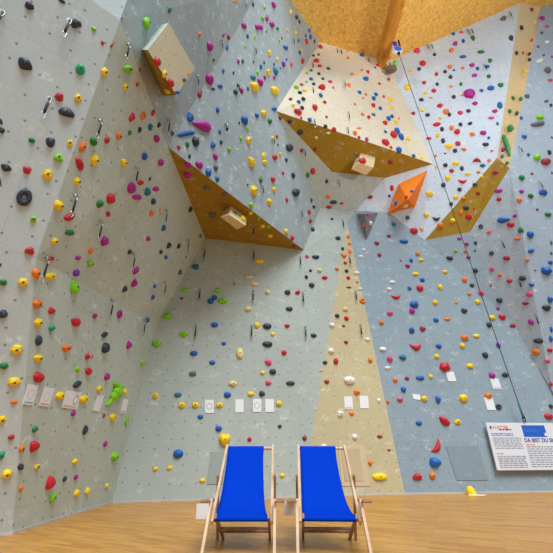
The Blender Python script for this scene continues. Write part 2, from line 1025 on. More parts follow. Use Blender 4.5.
M_BEI2=wallmat('warm beige wall paint',rgb(222,198,154),.15,.5)
M_BLK=wallmat('pale tan block paint',rgb(222,214,184),.1,.6)
M_GOLD=wallmat('golden brown plywood',rgb(158,122,22),.22,.9)
M_ORANGE=wallmat('orange volume paint',rgb(245,130,12),.05,.3)
M_GREYV=wallmat('dark grey volume paint',rgb(124,124,134),.35,.5)
M_HATCH=wallmat('grey hatch paint',rgb(138,154,164),.15,.2)
M_HATCHG=wallmat('green grey hatch paint',rgb(160,170,166),.15,.2)
M_HATCHT=wallmat('pale tan frame paint',rgb(212,192,156),.15,.2)
def floormat():
    m,nt,b=newmat('oak strip parquet',.34,.5)
    uv=nd(nt,'ShaderNodeTexCoord')
    mp=nd(nt,'ShaderNodeMapping'); mp.inputs['Rotation'].default_value=(0,0,math.radians(24)); nt.links.new(uv.outputs['Object'],mp.inputs['Vector'])
    br=nd(nt,'ShaderNodeTexBrick',offset=.37,i_Scale=1.0,i_Mortar_Size=.0012,i_Brick_Width=.42,i_Row_Height=.06,i_Bias=0.0)
    br.inputs['Color1'].default_value=rgb(214,156,74); br.inputs['Color2'].default_value=rgb(190,126,46); br.inputs['Mortar'].default_value=rgb(120,80,40)
    nt.links.new(mp.outputs[0],br.inputs['Vector'])
    m2=nd(nt,'ShaderNodeMapping'); m2.inputs['Scale'].default_value=(3,40,1); nt.links.new(mp.outputs[0],m2.inputs['Vector'])
    n=nd(nt,'ShaderNodeTexNoise',i_Scale=1.0,i_Detail=5.0); nt.links.new(m2.outputs[0],n.inputs['Vector'])
    c=mixc(nt,1.0,br.outputs['Color'],maprange(nt,n.outputs[0],.3,.7,.86,1.12),'MULTIPLY')
    n2=nd(nt,'ShaderNodeTexNoise',i_Scale=.9,i_Detail=2.0); nt.links.new(uv.outputs['Object'],n2.inputs['Vector'])
    c=mixc(nt,1.0,c,maprange(nt,n2.outputs[0],.3,.7,.93,1.06),'MULTIPLY')
    nt.links.new(c,b.inputs['Base Color'])
    nt.links.new(maprange(nt,n.outputs[0],.3,.7,.3,.45),b.inputs['Roughness'])
    return m
def osbmat():
    m,nt,b=newmat('golden chipboard ceiling',.6,.3)
    tc=nd(nt,'ShaderNodeTexCoord')
    v=nd(nt,'ShaderNodeTexVoronoi',i_Scale=15.0,i_Randomness=1.0); nt.links.new(tc.outputs['Object'],v.inputs['Vector'])
    n=nd(nt,'ShaderNodeTexNoise',i_Scale=9.0,i_Detail=5.0,i_Roughness=.7); nt.links.new(tc.outputs['Object'],n.inputs['Vector'])
    sx=nd(nt,'ShaderNodeSeparateColor'); nt.links.new(v.outputs['Color'],sx.inputs[0])
    c=mixc(nt,1.0,rgb(236,184,92),maprange(nt,sx.outputs[0],0,1,.84,1.1),'MULTIPLY')
    c=mixc(nt,maprange(nt,n.outputs[0],.52,.72),c,rgb(186,130,52))
    nt.links.new(c,b.inputs['Base Color'])
    return m
def woodmat(name,col,dark,scale=1.,rough=.5):
    m,nt,b=newmat(name,rough,.4)
    tc=nd(nt,'ShaderNodeTexCoord'); mp=nd(nt,'ShaderNodeMapping'); mp.inputs['Scale'].default_value=(30*scale,6*scale,6*scale)
    nt.links.new(tc.outputs['Object'],mp.inputs['Vector'])
    n=nd(nt,'ShaderNodeTexNoise',i_Scale=1.0,i_Detail=4.0,i_Distortion=.6); nt.links.new(mp.outputs[0],n.inputs['Vector'])
    nt.links.new(mixc(nt,maprange(nt,n.outputs[0],.35,.7),col,dark),b.inputs['Base Color'])
    return m
M_FLOOR=floormat(); M_OSB=osbmat()
M_BEAM=woodmat('glued timber beam',rgb(214,148,48),rgb(176,112,30),.25,.45)
M_WOOD=woodmat('pale beech',rgb(228,196,164),rgb(204,164,128))
M_WOODD=woodmat('darker beech',rgb(188,146,112),rgb(150,108,78))  # darker beech tone for posts, struts, armrests and lower bars
def canvasmat():
    m,nt,b=newmat('royal blue canvas',.95,.0)
    tc=nd(nt,'ShaderNodeTexCoord'); n=nd(nt,'ShaderNodeTexNoise',i_Scale=220.0,i_Detail=2.0); nt.links.new(tc.outputs['Object'],n.inputs['Vector'])
    nt.links.new(mixc(nt,1.0,rgb(8,60,192),maprange(nt,n.outputs[0],.3,.7,.9,1.08),'MULTIPLY'),b.inputs['Base Color'])
    bp=nd(nt,'ShaderNodeBump',i_Strength=.2,i_Distance=.002); nt.links.new(n.outputs[0],bp.inputs['Height']); nt.links.new(bp.outputs[0],b.inputs['Normal'])
    return m
M_CANVAS=canvasmat()
M_STEEL=plain('brushed steel',(.42,.43,.45,1),.35,1,.1)
M_DARK=plain('dark webbing',rgb(42,44,50),.7)
M_ROPE=plain('dark grey rope',rgb(44,48,54),.8,0,.2,200)
M_TEAL=plain('teal webbing',rgb(30,120,140),.7)
M_WHITE=plain('white plastic',rgb(236,236,236),.35,0,.03)
M_BLUEP=plain('blue label',rgb(40,105,205),.4)
M_PURP=plain('purple webbing',rgb(110,40,200),.7)
M_DRUM=plain('grey brown drum',rgb(112,98,82),.55)
M_BOARD=plain('white sign board',rgb(226,226,234),.4,0,.02)
M_BOARDE=plain('board edge',rgb(150,130,120),.6)
M_INKB=plain('blue print',rgb(30,96,200),.5); M_INKD=plain('dark blue print',rgb(36,66,140),.5)
M_INKO=plain('orange print',rgb(235,130,70),.5); M_INKG=plain('grey print',rgb(140,146,160),.5); M_INKK=plain('dark print',rgb(70,72,90),.5)
M_INKL=plain('lilac print',rgb(120,130,215),.5)
M_HTAN=plain('tan hatch cover',rgb(198,178,142),.7,0,.04,4)
M_BOLT=plain('bolt steel',(.12,.12,.12,1),.5,.6)
def papermat(ring,foot):
    m,nt,b=newmat('printed paper '+ring+foot,.7,.2)
    uv=nd(nt,'ShaderNodeUVMap'); c=rgb(238,238,242)
    sp=nd(nt,'ShaderNodeSeparateXYZ'); nt.links.new(uv.outputs[0],sp.inputs[0])
    if ring:
        cx,cy,rx,ry,w={'mid':(.5,.5,.3,.22,.09),'side':(.76,.5,.15,.25,.12),'faint':(.5,.52,.28,.22,.07)}[ring]
        a=mul(nt,mul(nt,sp.outputs[0],cx,'SUBTRACT'),1/rx); d=mul(nt,mul(nt,sp.outputs[1],cy,'SUBTRACT'),1/ry)
        r=mul(nt,mul(nt,a,a),mul(nt,d,d),'ADD')
        k=mul(nt,mul(nt,r,1,'SUBTRACT'),1,'MULTIPLY'); k=nd(nt,'ShaderNodeMath',operation='ABSOLUTE') if 0 else mul(nt,k,k)
        f=maprange(nt,k,w*w*6,w*w*2)
        c=mixc(nt,mul(nt,f,.35 if ring=='faint' else .75),c,rgb(90,95,110))
    if foot:
        col={'red':rgb(225,120,130),'blue':rgb(110,130,190),'redblue':rgb(215,110,120)}[foot]
        f=mul(nt,maprange(nt,sp.outputs[1],.17,.15),maprange(nt,sp.outputs[1],.05,.07))
        f=mul(nt,f,mul(nt,maprange(nt,sp.outputs[0],.08,.1),maprange(nt,sp.outputs[0],.92,.9)))
        c=mixc(nt,mul(nt,f,.65),c,col)
    if hasattr(c,'links'): nt.links.new(c,b.inputs['Base Color'])
    else: b.inputs['Base Color'].default_value=c
    return m
PALETTE={'K':('charcoal',(50,58,74)),'R':('red',(205,28,42)),'Y':('yellow',(252,214,8)),'G':('dark green',(18,130,62)),'L':('lime green',(132,210,20)),
 'M':('magenta',(176,22,150)),'V':('violet',(120,40,190)),'B':('blue',(14,98,190)),'T':('teal blue',(22,118,160)),'O':('orange',(240,124,36)),
 'W':('white',(240,240,236)),'P':('pink',(226,72,120)),'N':('cream',(238,214,140)),'C':('dark red',(158,40,48)),'S':('slate grey',(98,100,108)),'J':('jade green',(30,168,120))}
HM={k:plain(v[0]+' hold resin',rgb(*v[1]),.5,0,.14,9,.12,.45) for k,v in PALETTE.items()}
# ---------------------------------------------------------------- wall corner points
def up(L): return Vector((0,math.tan(math.radians(L)),1))
W0=atZ(12,534,0); W1=atZ(112,503,0); BL=None; WM=atZ(405,494.3,0); W2=atZ(553,492,0)
PDL=plane(W1,WM,W1+up(2)); PDR=plane(WM,W2,WM+up(2))
BL=atZ(302,497.6,0); BL=W1+(WM-W1)*((BL.x-W1.x)/(WM.x-W1.x))
W2X=W2+(W2-WM)*.9
P2=hit(157,325,PDL); P3=hit(205,238,PDL); PB=hit(304,250,PDL)
S1=hit(36,258,plane(W0,W1,P2)); PA=hit(168,147,plane(S1,P2,P3))
e=PB-PA; perp=Vector((e.y,-e.x,0)).normalized()
nC=e.cross(Vector((0,0,1))+.12*perp).normalized(); PC=(nC,nC.dot(PA))
S2=hit(120,20,plane(S1,P3,PA)).lerp(hit(120,20,PC),.3); T127=atY(127,0,S2.y-.05); ST=S2+(T127-S2)*((14.6-S2.z)/(T127.z-S2.z))
KT=hit(262,-14,PC); PL=plane(S2,PA,KT)
Q=hit(276,111,PC); C320=hit(320,42,PC); C290=hit(290,0,PC)
E320=(hit(320,208,PC)+hit(320,208,PDL))/2; E320=atY(320,208,E320.y)
E356=hit(356,211,PDL); R388=hit(388,212,PDR); B1=hit(425,240,PDR)
APX=hit(347,222,PDL)
PF=plane(R388,B1,atZ(450,33,13.8))
BT=hit(388,62,PF); T1=hit(520,3,PF); F412=hit(400,53.5,PF); F433=hit(433,164,PF); B4=hit(497,158,PF)
I332=atY(332,172,8.6); I385=atY(385,178,9.05)
PCL=plane(C320,BT,BT-Vector((0,5,0))); PCR=plane(BT,T1,BT-Vector((0,5,0)))
C290=hit(290,0,PC)
T2=hit(541,7,PCR)
B2=atY(470,232,9.35); B3=atY(509.5,168,8.45)
F515=hit(515,325,PDR); F553=hit(553,395,PDR); F700=hit(700,420,PDR); G700=hit(700,-30,plane(B3,T2,F700))
print('PTS',{k:tuple(round(c,2) for c in v) for k,v in dict(W0=W0,W1=W1,WM=WM,S1=S1,S2=S2,PA=PA,PB=PB,P3=P3,Q=Q,C320=C320,C290=C290,BT=BT,T1=T1,T2=T2,B1=B1,B2=B2,B3=B3,B4=B4,F433=F433,I332=I332,I385=I385,E356=E356,R388=R388,E320=E320).items()})
PANELS=[]   # (panel id, verts tuple) for the ray casts
def panel(name,polys,m,pid,kind='structure',parent=None,thick=.05):
    """a wall skin: polygons (lists of points), wound towards the room, with metric UVs and real thickness away from it"""
    bm=bmesh.new(); uvl=bm.loops.layers.uv.new('UVMap'); vs={}
    def V(p):
        k=tuple(round(c,5) for c in p)
        if k not in vs: vs[k]=bm.verts.new(p)
        return vs[k]
    for poly in polys:
        n=Vector((0,0,0))
        for i in range(len(poly)): n+= (poly[i]-poly[0]).cross(poly[(i+1)%len(poly)]-poly[0])
        ctr=sum(poly,Vector())/len(poly)
        if n.dot(O-ctr)<0: poly=poly[::-1]; n=-n
        n.normalize()
        f=bm.faces.new([V(p) for p in poly])
        u=Vector((0,0,1)).cross(n)
        u=u.normalized() if u.length>.15 else Vector((1,0,0)); v=n.cross(u)
        for l in f.loops: l[uvl].uv=(l.vert.co.dot(u),l.vert.co.dot(v))
    bmesh.ops.triangulate(bm,faces=bm.faces[:])
    for f in bm.faces: PANELS.append((pid,[v.co.copy() for v in f.verts]))
    me=bpy.data.meshes.new(name); bm.to_mesh(me); bm.free()
    o=link(name,me,m,parent)
    s=o.modifiers.new('thickness','SOLIDIFY'); s.thickness=thick; s.offset=-1; s.use_even_offset=False
    if kind: o['kind']=kind
    return o
dA=Vector((-3.2,-2.8,0))
panel('wall_left',[[W0,S1,S1+dA,W0+dA],[S1,S2,S2+dA,S1+dA],[S2,ST,ST+dA,S2+dA]],M_A,'A')
panel('wall_left_corner',[[W0,W1,P2,S1]],M_B,'B1')
panel('wall_left_overhang',[[S1,P2,P3],[S1,P3,PA],[S1,PA,S2]],M_B,'B2')
panel('wall_centre_left',[[PA,PB,E320,Q],[PA,Q,KT],[Q,C320,C290,KT],[S2,PA,KT],[S2,KT,ST]],M_C,'C')
panel('wall_back',[[W1,BL,APX,E356,E320,PB,P3,P2]],M_DL,'DL')
panel('wall_back_tan',[[BL,WM,APX]],M_TAN,'TAN')
panel('wall_back_right',[[WM,W2X,F700,F553,F515,B2,B1,R388,E356,APX]],M_DR,'DR')
panel('wall_recess',[[Q,I332,E320],[E320,I332,I385,E356]],M_DL,'E')
panel('wall_right',[[E356,I385,R388],[I385,F433,R388],[F433,B4,B1,R388],[BT,T1,B4,F433]],M_F,'F')
panel('wall_far_right',[[B3,T2,G700],[B3,G700,F700],[B3,F700,F553],[B3,F553,F515],[B3,F515,B2]],M_G,'G')
# overhanging built-on pieces
ob=empty('overhang_block',Q)
tag(ob,'large beige overhang block with golden brown underside high on the back wall','overhang block')
panel('front_panel',[[Q,F433,BT,C320]],M_BEI,'BEIGE',None,None).parent=ob
panel('underside_panel',[[Q,I332,I385,F433]],M_GOLD,'BUND',None,None).parent=ob
for c in ob.children: c.matrix_parent_inverse=Matrix.Translation(-Q)
rt=panel('roof_panel',[[P3,PA,PB]],M_GOLD,'ROOF',None)
tag(rt,'golden brown triangular roof panel under the left overhanging wall','roof panel')
ob=empty('arete_strip',B4); tag(ob,'long beige strip with golden brown foot running down the upper right wall','overhang strip')
panel('side_panel',[[B4,B3,T2,T1]],M_BEI2,'STRIP',None,None).parent=ob
panel('underside_panel',[[B1,B4,B3,B2]],M_GOLD,'FOOT',None,None).parent=ob
for c in ob.children: c.matrix_parent_inverse=Matrix.Translation(-B4)
# floor, ceiling, beam, skirting
def slab(name,pts,m,dz):
    bm=bmesh.new(); add_poly_prism(bm,[Vector(p) for p in pts],[Vector(p)+Vector((0,0,dz)) for p in pts])
    o=obj(name,bm,m,None,False); o['kind']='structure'; return o
slab('floor',[(-9,-14,0),(12,-14,0),(12,12,0),(-9,12,0)],M_FLOOR,-.1)
def cz(p,x,y): return Vector((x,y,(p[1]-p[0].x*x-p[0].y*y)/p[0].z))
slab('ceiling',[cz(PCL,-7,5.6),cz(PCL,BT.x,5.6),cz(PCL,BT.x,11),cz(PCL,-7,11)],M_OSB,.1)
slab('ceiling_right',[cz(PCR,BT.x,5.6),cz(PCR,11,5.6),cz(PCR,11,11),cz(PCR,BT.x,11)],M_OSB,.1)
bm=bmesh.new(); add_box(bm,(BT.x-.29,BT.y-1.7,BT.z-.12),(.22,3.3,.66),None,.012)
o=obj('roof_beam',bm,M_BEAM,None,False); tag(o,'thick golden timber beam running along the ceiling','beam')
bm=bmesh.new()
for a,b in ((W0+dA,W0),(W0,W1),(W1,WM),(WM,W2X)):
    d=(b-a).normalized(); n=Vector((d.y,-d.x,0)); 
    if n.dot(O-a)<0: n=-n
    add_bar(bm,a+n*.004+Vector((0,0,.013)),b+n*.004+Vector((0,0,.013)),.03,.026)
o=obj('baseboard_wall',bm,plain('grey skirting strip',rgb(196,188,182),.6),None,False); o['kind']='structure'
# ---------------------------------------------------------------- bolted-on volumes and boxes
def wallhit(u,v):
    best=None
    r=ray(u,v)
    loc,n,i,d=BV.ray_cast(O,r)
    if loc is None: return None
    if n.dot(r)>0: n=-n
    return loc,n,PIDS[i]
def rebuild():
    global BV,PIDS
    vs=[];fs=[];PIDS=[]
    for pid,t in PANELS:
        k=len(vs); vs+=t; fs.append((k,k+1,k+2)); PIDS.append(pid)
    BV=BVHTree.FromPolygons(vs,fs)
rebuild()
def uvbm(bm):
    l=bm.loops.layers.uv.verify()
    for f in bm.faces:
        n=f.normal; u=Vector((0,0,1)).cross(n); u=u.normalized() if u.length>.1 else Vector((1,0,0)); v=n.cross(u)
        for lp in f.loops: lp[l].uv=(lp.vert.co.dot(u),lp.vert.co.dot(v))
def solid(name,faces,m,pid,label,cat,mats=None):
    """closed volume from polygons given in world points"""
    bm=bmesh.new(); vs={}
    def V(p):
        k=tuple(round(c,4) for c in p)
        if k not in vs: vs[k]=bm.verts.new(p)
        return vs[k]
    for i,poly in enumerate(faces):
        f=bm.faces.new([V(p) for p in poly])
        if mats: f.material_index=mats[i]
    bmesh.ops.recalc_face_normals(bm,faces=bm.faces[:]); bm.normal_update(); uvbm(bm)
    me=bpy.data.meshes.new(name); bm.to_mesh(me)
    bmesh.ops.triangulate(bm,faces=bm.faces[:])
    for f in bm.faces: PANELS.append((pid,[v.co.copy() for v in f.verts]))
    bm.free()
    o=link(name,me,None)
    for mm in (m if isinstance(m,list) else [m]): me.materials.append(mm)
    if label: tag(o,label,cat)
    return o
# diamond block on the centre-left wall
hC=lambda u,v: hit(u,v,PL)
nC=PL[0]; PC=PL
fr=(nC,PC[1]+(.42 if nC.dot(O-PA)>0 else -.42)); sg=1 if nC.dot(O-PA)>0 else -1
fr=(nC,PC[1]+sg*.42)
f1,f2,f3,f4=[hit(u,v,fr) for u,v in ((168.5,23),(147.5,50),(176.5,95),(195,68.5))]
k1,k2,k3,k4=[hC(u,v) for u,v in ((161.5,24.5),(142,49.5),(164,96),(184,69))]
solid('block_volume',[[f1,f2,f3,f4],[f1,k1,k2,f2],[f2,k2,k3,f3],[f3,k3,k4,f4],[f4,k4,k1,f1],[k1,k2,k3,k4]],[M_BLK,M_GOLD,M_B],'BLOCK',
  'beige diamond shaped block bolted to the upper left wall','climbing volume',[0,2,1,1,0,0])
# orange pyramid
base=[hit(398,183,PF),hit(427.5,170,PF),hit(415,207,PF),atY(387.5,213.5,hit(387.5,213.5,PDR).y-.03)]
ap=atY(408,199.5,hit(408,199.5,PF).y-.75)
solid('pyramid_volume',[[base[0],base[1],ap],[base[1],base[2],ap],[base[2],base[3],ap],[base[3],base[0],ap],base],M_ORANGE,'ORANGE',
  'bright orange faceted pyramid volume below the beige overhang block','climbing volume')
base=[hit(357,214,PDL),hit(367,210.5,PDL),hit(379.5,213,PDL),hit(366.5,241,PDL)]
ap=atY(365.5,214,hit(365.5,214,PDL).y-.5)
solid('pyramid_volume',[[base[0],base[1],ap],[base[1],base[2],ap],[base[2],base[3],ap],[base[3],base[0],ap],base],M_GREYV,'GREYV',
  'small grey inverted pyramid volume on the wall left of the orange one','climbing volume')
# little boxes hanging under the two roofs
def roofbox(front,back,label):
    a,b,c,d=front; k=back
    return solid('box_volume',[front,[a,k[0],k[1],b],[b,k[1],k[2],c],[c,k[2],k[3],d],[d,k[3],k[0],a],k[::-1]],M_BEI2,'BOX',label,'climbing volume')
pr=plane(P3,PA,PB); nr=pr[0] if pr[0].dot(O-PA)>0 else -pr[0]
def box_from(pl,n,depth,top,bot,lab):
    """px corners: top = on the roof (front left, front right, back right, back left), bot = the same four on the lower face"""
    lo=(pl[0],pl[1]+n.dot(pl[0])*depth)
    t=[hit(u,v,pl) for u,v in top]; b=[hit(u,v,lo) for u,v in bot]
    solid('box_volume',[[t[0],t[1],b[1],b[0]],[t[1],t[2],b[2],b[1]],[t[2],t[3],b[3],b[2]],[t[3],t[0],b[0],b[3]],b,t[::-1]],M_BEI2,'BOX',lab,'climbing volume')
box_from(pr,nr,.42,((231,206),(247,217),(240,224),(223,211)),((229.5,215),(245.5,225.5),(237,229.5),(220.5,217)),'small beige box hanging under the triangular roof panel')
pu=plane(Q,I332,F433); nu=pu[0] if pu[0].dot(O-Q)>0 else -pu[0]
box_from(pu,nu,.5,((361,153),(375.5,157),(370,166),(355,160)),((358.5,163),(373.5,167.5),(366.5,175),(351.5,169.5)),'small beige box under the large overhang block with a red hold on it')
rebuild()
# ---------------------------------------------------------------- climbing holds
def base_blob(sub=3):
    bm=bmesh.new(); bmesh.ops.create_icosphere(bm,subdivisions=sub,radius=1); return bm
def hold_mesh(kind,seed):
    """unit hold: x,y in about -.5...5, z from -.08 (in the wall) up to about .5"""
    rs=random.Random(kind+str(seed)); off=Vector((rs.uniform(-9,9),rs.uniform(-9,9),rs.uniform(-9,9)))
    flat=False
    if kind=='d':
        bm=bmesh.new(); pts=[(.32*math.cos(a),.32*math.sin(a),.16) for a in [2*PI*k/22 for k in range(22)]]
        add_tube(bm,pts,.17,10,True)
        for v in bm.verts: v.co.z=max(v.co.z,-.06); v.co*=1+.05*noise.noise(v.co*3+off)
    elif kind=='x':
        bm=bmesh.new()
        def blob(c,s,rot=0):
            r=bmesh.ops.create_icosphere(bm,subdivisions=3,radius=1)
            bmesh.ops.transform(bm,matrix=Matrix.Translation(c)@Matrix.Rotation(rot,4,'Z')@Matrix.Diagonal((s[0],s[1],s[2],1)),verts=r['verts'])
        blob((.05,.1,.12),(.27,.24,.26)); blob((-.08,.36,.1),(.2,.13,.17),-.3); blob((.16,.33,.1),(.2,.11,.16),.35)
        blob((-.1,-.08,.12),(.17,.2,.2)); blob((-.2,-.3,.08),(.09,.19,.12),-.45); blob((-.3,-.42,.06),(.11,.07,.09),.6); blob((.3,.06,.08),(.13,.14,.14))
        for v in bm.verts: v.co.z=max(v.co.z,-.05); v.co+=v.co.normalized()*.02*noise.noise(v.co*5+off)
    else:
        bm=base_blob(2 if kind=='w' else 3)
        for v in bm.verts:
            p=v.co.copy(); a=math.atan2(p.y,p.x)
            n1=noise.noise(p*1.3+off); n2=noise.noise(p*3.1+off)
            x,y,z=p.x*.5,p.y*.5,p.z*.5
            if kind=='r': s=1+.13*n1+.05*n2; x*=s;y*=s;z*=s
            elif kind=='o':
                x=math.copysign(abs(p.x)**.9,p.x)*.5*(1+.08*n1); y*=1+.12*n1; z=z*(1+.15*n1)+.05*max(0,p.z)*math.cos(2*p.x)
            elif kind=='k':
                s=1+.12*n1+.07*n2
                for q,(qx,qy) in enumerate(((.45,.2),(-.35,.35),(.0,-.45))):
                    d=(Vector((qx,qy,.8)).normalized()-p).length; s-=.3*max(0,1-d/.42)**1.2
                s*=1+.07*math.cos(5*a+seed)*(1-p.z*p.z)
                x*=s;y*=s;z*=s
            elif kind=='e':
                y=y*(1-.35*abs(p.x))+.10*(p.x*p.x-.4); z=z*(1+.35*p.y)+.06*n2; x*=1+.05*n1
            elif kind=='c':
                y=y*.7*(1-.4*abs(p.x)**2)+.5*(p.x*p.x)-.25; z*=1-.25*abs(p.x); x*=1+.04*n2
            elif kind=='t':
                w=.32+.68*max(0,min(1,(.95-p.y)/1.5))**.9 if p.y<.95 else .25
                x*=w*1.05; z*=.45+.55*w; y+=.02*n2
            elif kind=='h':
                r=Vector((p.x,p.y)).length; t=a-PI/2
                prof=1-.42*max(0,math.cos(t))**9+.06*math.cos(2*t)-.34*max(0,-math.cos(t))**.5*abs(math.sin(t))**1.0*.8
                x=p.x*.54*prof; y=p.y*.52*prof+.02; z=z*(.75+.35*abs(p.x))
            elif kind=='f':
                # sloped fin: broad lip at the top edge, running out below
                x=p.x*.5*(1-.38*max(0,p.y)); y=p.y*.5; z=z*(.62+.62*max(0,-p.y*.6+.35))+.04*n2
                if p.y<-.35: y=-.5*(.35+.3*(abs(p.y)-.35))*1.3
            elif kind=='l':
                x=math.copysign(abs(p.x)**.8,p.x)*.5; s=1+.16*math.cos(13*p.x+seed)+.08*n2; y*=s; z*=s; y+=.06*math.sin(3*p.x+seed)
            elif kind=='w':
                s=1+.30*n1+.12*math.cos(3*a+seed*2.1)*(1-p.z*p.z); x*=s;y*=s;z=z*(1+.3*p.x*math.cos(seed*1.7)+.3*p.y*math.sin(seed*1.7))
            v.co=(x,y,max(z,-.06))
    if kind not in 'dx':
        xs=[v.co.x for v in bm.verts]; ys=[v.co.y for v in bm.verts]; zs=max(v.co.z for v in bm.verts)
        for v in bm.verts:
            v.co.x=(v.co.x-min(xs))/(max(xs)-min(xs))-.5; v.co.y=(v.co.y-min(ys))/(max(ys)-min(ys))-.5
            if v.co.z>0: v.co.z*=.5/zs
    me=bpy.data.meshes.new('hold_'+kind); bm.normal_update(); bm.to_mesh(me); bm.free()
    for p in me.polygons: p.use_smooth=(kind!='w')
    me.materials.append(None)
    return me
MESH={}
def get_mesh(kind,seed):
    k=(kind,seed%3 if kind not in 'xh' else 0)
    if k not in MESH: MESH[k]=hold_mesh(*k)
    return MESH[k]
SHAPE={'r':'rounded','o':'oval','k':'knobbly pocketed','e':'lipped','c':'crescent shaped','t':'teardrop shaped','d':'ring shaped','h':'heart shaped','f':'fin shaped','l':'long ridged','w':'angular','x':'figure shaped'}
PANEL={'A':'the far left grey wall','B1':'the lower left grey wall','B2':'the overhanging left wall','C':'the tall centre left wall','DL':'the grey back wall',
 'TAN':'the tan wedge','DR':'the blue grey wall','E':'the shaded recess','F':'the upper right wall','G':'the far right wall','BEIGE':'the beige overhang block','BUND':'the overhang block underside',
 'ROOF':'the triangular roof panel','STRIP':'the beige strip','FOOT':'the golden brown foot','BLOCK':'the diamond block','ORANGE':'the orange volume','GREYV':'the grey volume','BOX':'a small hanging box'}
COL0=[0,92,184,276,368,458]
ROWS=[]; cur=None
for ln in HOLDS.strip().split('\n'):
    p=ln.split()
    if p[0]=='T': cur=(COL0[int(p[1])],COL0[int(p[2])]); continue
    k=95/553
    ROWS.append(dict(u=cur[1]+float(p[0])*k,v=cur[0]+float(p[1])*k,w=float(p[2])*k,h=float(p[3])*k,c=p[4],s=p[5],a=float(p[6]) if len(p)>6 else 0.))
keep=[]
for r in ROWS:
    dup=[q for q in keep if abs(q['u']-r['u'])<2.2 and abs(q['v']-r['v'])<2.2 and q['c']==r['c']]
    if dup: continue
    hh=wallhit(r['u'],r['v'])
    if not hh: continue
    r['p'],r['n'],r['pid']=hh; keep.append(r)
ROWS=keep
def frame(n):
    u=Vector((0,0,1)).cross(n); u=u.normalized() if u.length>.2 else (Vector((1,0,0))-n*n.x).normalized()
    return u,n.cross(u)
for i,r in enumerate(ROWS):
    p,n=r['p'],r['n']; u,v=frame(n)
    a0=proj(p); e=.02; au=proj(p+u*e); av=proj(p+v*e); an=proj(p+n*e)
    ju=Vector(((au[0]-a0[0])/e,(au[1]-a0[1])/e)); jv=Vector(((av[0]-a0[0])/e,(av[1]-a0[1])/e)); jn=Vector(((an[0]-a0[0])/e,(an[1]-a0[1])/e))
    sc=FP/a0[2]
    w=r['w']/sc; h=r['h']/sc
    dd=.4*min(w,h); w=max(.6*w,w-.5*dd*abs(jn.x)/sc*.8); h=max(.6*h,h-.5*dd*abs(jn.y)/sc*.8)
    mn=.8 if r['s'] in 'rkwfhxd' else .5
    det=ju.x*jv.y-jv.x*ju.y; ai=math.radians(r['a'])
    ydom=r['s']=='t'
    di=Vector((-math.sin(ai),-math.cos(ai))) if ydom else Vector((math.cos(ai),-math.sin(ai)))
    if abs(det)>.02*sc*sc: al=Vector(((di.x*jv.y-jv.x*di.y)/det,(ju.x*di.y-di.x*ju.y)/det)).normalized()
    else: al=Vector((-math.sin(ai),math.cos(ai))) if ydom else Vector((math.cos(ai),math.sin(ai)))
    if not ydom and r['s'] in 'rkwfhxd' and r['a']==0: al=Vector((1,0))
    be=Vector((-al.y,al.x))
    la=(ju*al.x+jv*al.y).length/sc
    jb=ju*be.x+jv*be.y; lb=abs(jb.x*di.y-jb.y*di.x)/sc
    la=max(mn,la); lb=max(mn,lb)
    if ydom: sv=h/la*.98; su=w/lb*.95; a=math.atan2(al.y,al.x)-PI/2
    else: su=w/la*.98; sv=h/lb*.95; a=math.atan2(al.y,al.x)
    su=min(su,2.2*sv if r['s'] not in 'olcet' else 9); sv=min(sv,2.2*su if r['s'] not in 'olcet' else 9)
    dz=min(su,sv)*(1.0 if r['s'] not in 'dc' else .9); dz=min(dz,.34)
    if r['s']=='x': su*=1.55; dz=su*.5
    r['area']=r['w']*r['h']
    # protruding holds look shifted along the wall normal; seat the base so the middle stays where it is seen
    sh=jn*(dz*.2)
    if abs(det)>1e-3:
        du=(sh.x*jv.y-jv.x*sh.y)/det; dv=(ju.x*sh.y-sh.x*ju.y)/det
        q=p-u*max(-.12,min(.12,du))-v*max(-.12,min(.12,dv))
        a1=proj(q); h2=wallhit(a1[0],a1[1])
        if h2 and h2[2]==r['pid']: p=h2[0]
    B=Matrix((u,v,n)).transposed().to_4x4()
    r['M']=Matrix.Translation(p)@B@Matrix.Rotation(a,4,'Z')@Matrix.Diagonal((su,sv,dz,1))
    r['dim']=(su,sv,dz)
ROWS.sort(key=lambda r:-r['area'])
BIG=ROWS[:300]; SMALL=ROWS[300:]
# --- a label for each: look first, then what it sits beside
def size_word(r):
    s=math.sqrt(r['area']); return 'big' if s>9.5 else 'medium' if s>6.3 else 'small'
def look(r): return PALETTE[r['c']][0]+' '+SHAPE[r['s']]
def near(r): return sorted((q for q in ROWS if q is not r),key=lambda q:(q['u']-r['u'])**2+(q['v']-r['v'])**2)[:40]
def rel(r,q):
    dx,dy=q['u']-r['u'],q['v']-r['v']; d=math.hypot(dx,dy)
    if d>60: return None
    if abs(dx)>1.8*abs(dy): w='left of' if dx>0 else 'right of'
    elif abs(dy)>1.8*abs(dx): w='above' if dy>0 else 'below'
    else: w=('up' if dy>0 else 'down')+' and '+('left' if dx>0 else 'right')+' from'
    return w,d
used=set()
for r in BIG: r['base']=size_word(r)+' '+look(r)+' hold on '+PANEL[r['pid']]; r['key']=(r['c'],r['pid'])
LAND=[((355,163),'the small beige box'),((406,197),'the orange volume'),((366,222),'the grey volume'),((230,440),'nothing')]
def sect(r,word,colshape,dmax):
    for q in near(r):
        if q['area']<10: continue
        t=rel(r,q)
        if t and t[0]==word and look(q)==colshape and t[1]<=dmax: return True
    return False
def sims(r): return [q for q in BIG if q is not r and q['c']==r['c'] and q['pid']==r['pid'] and (q['s']==r['s'] or {q['s'],r['s']}<= {'r','o','k','w','e'})]
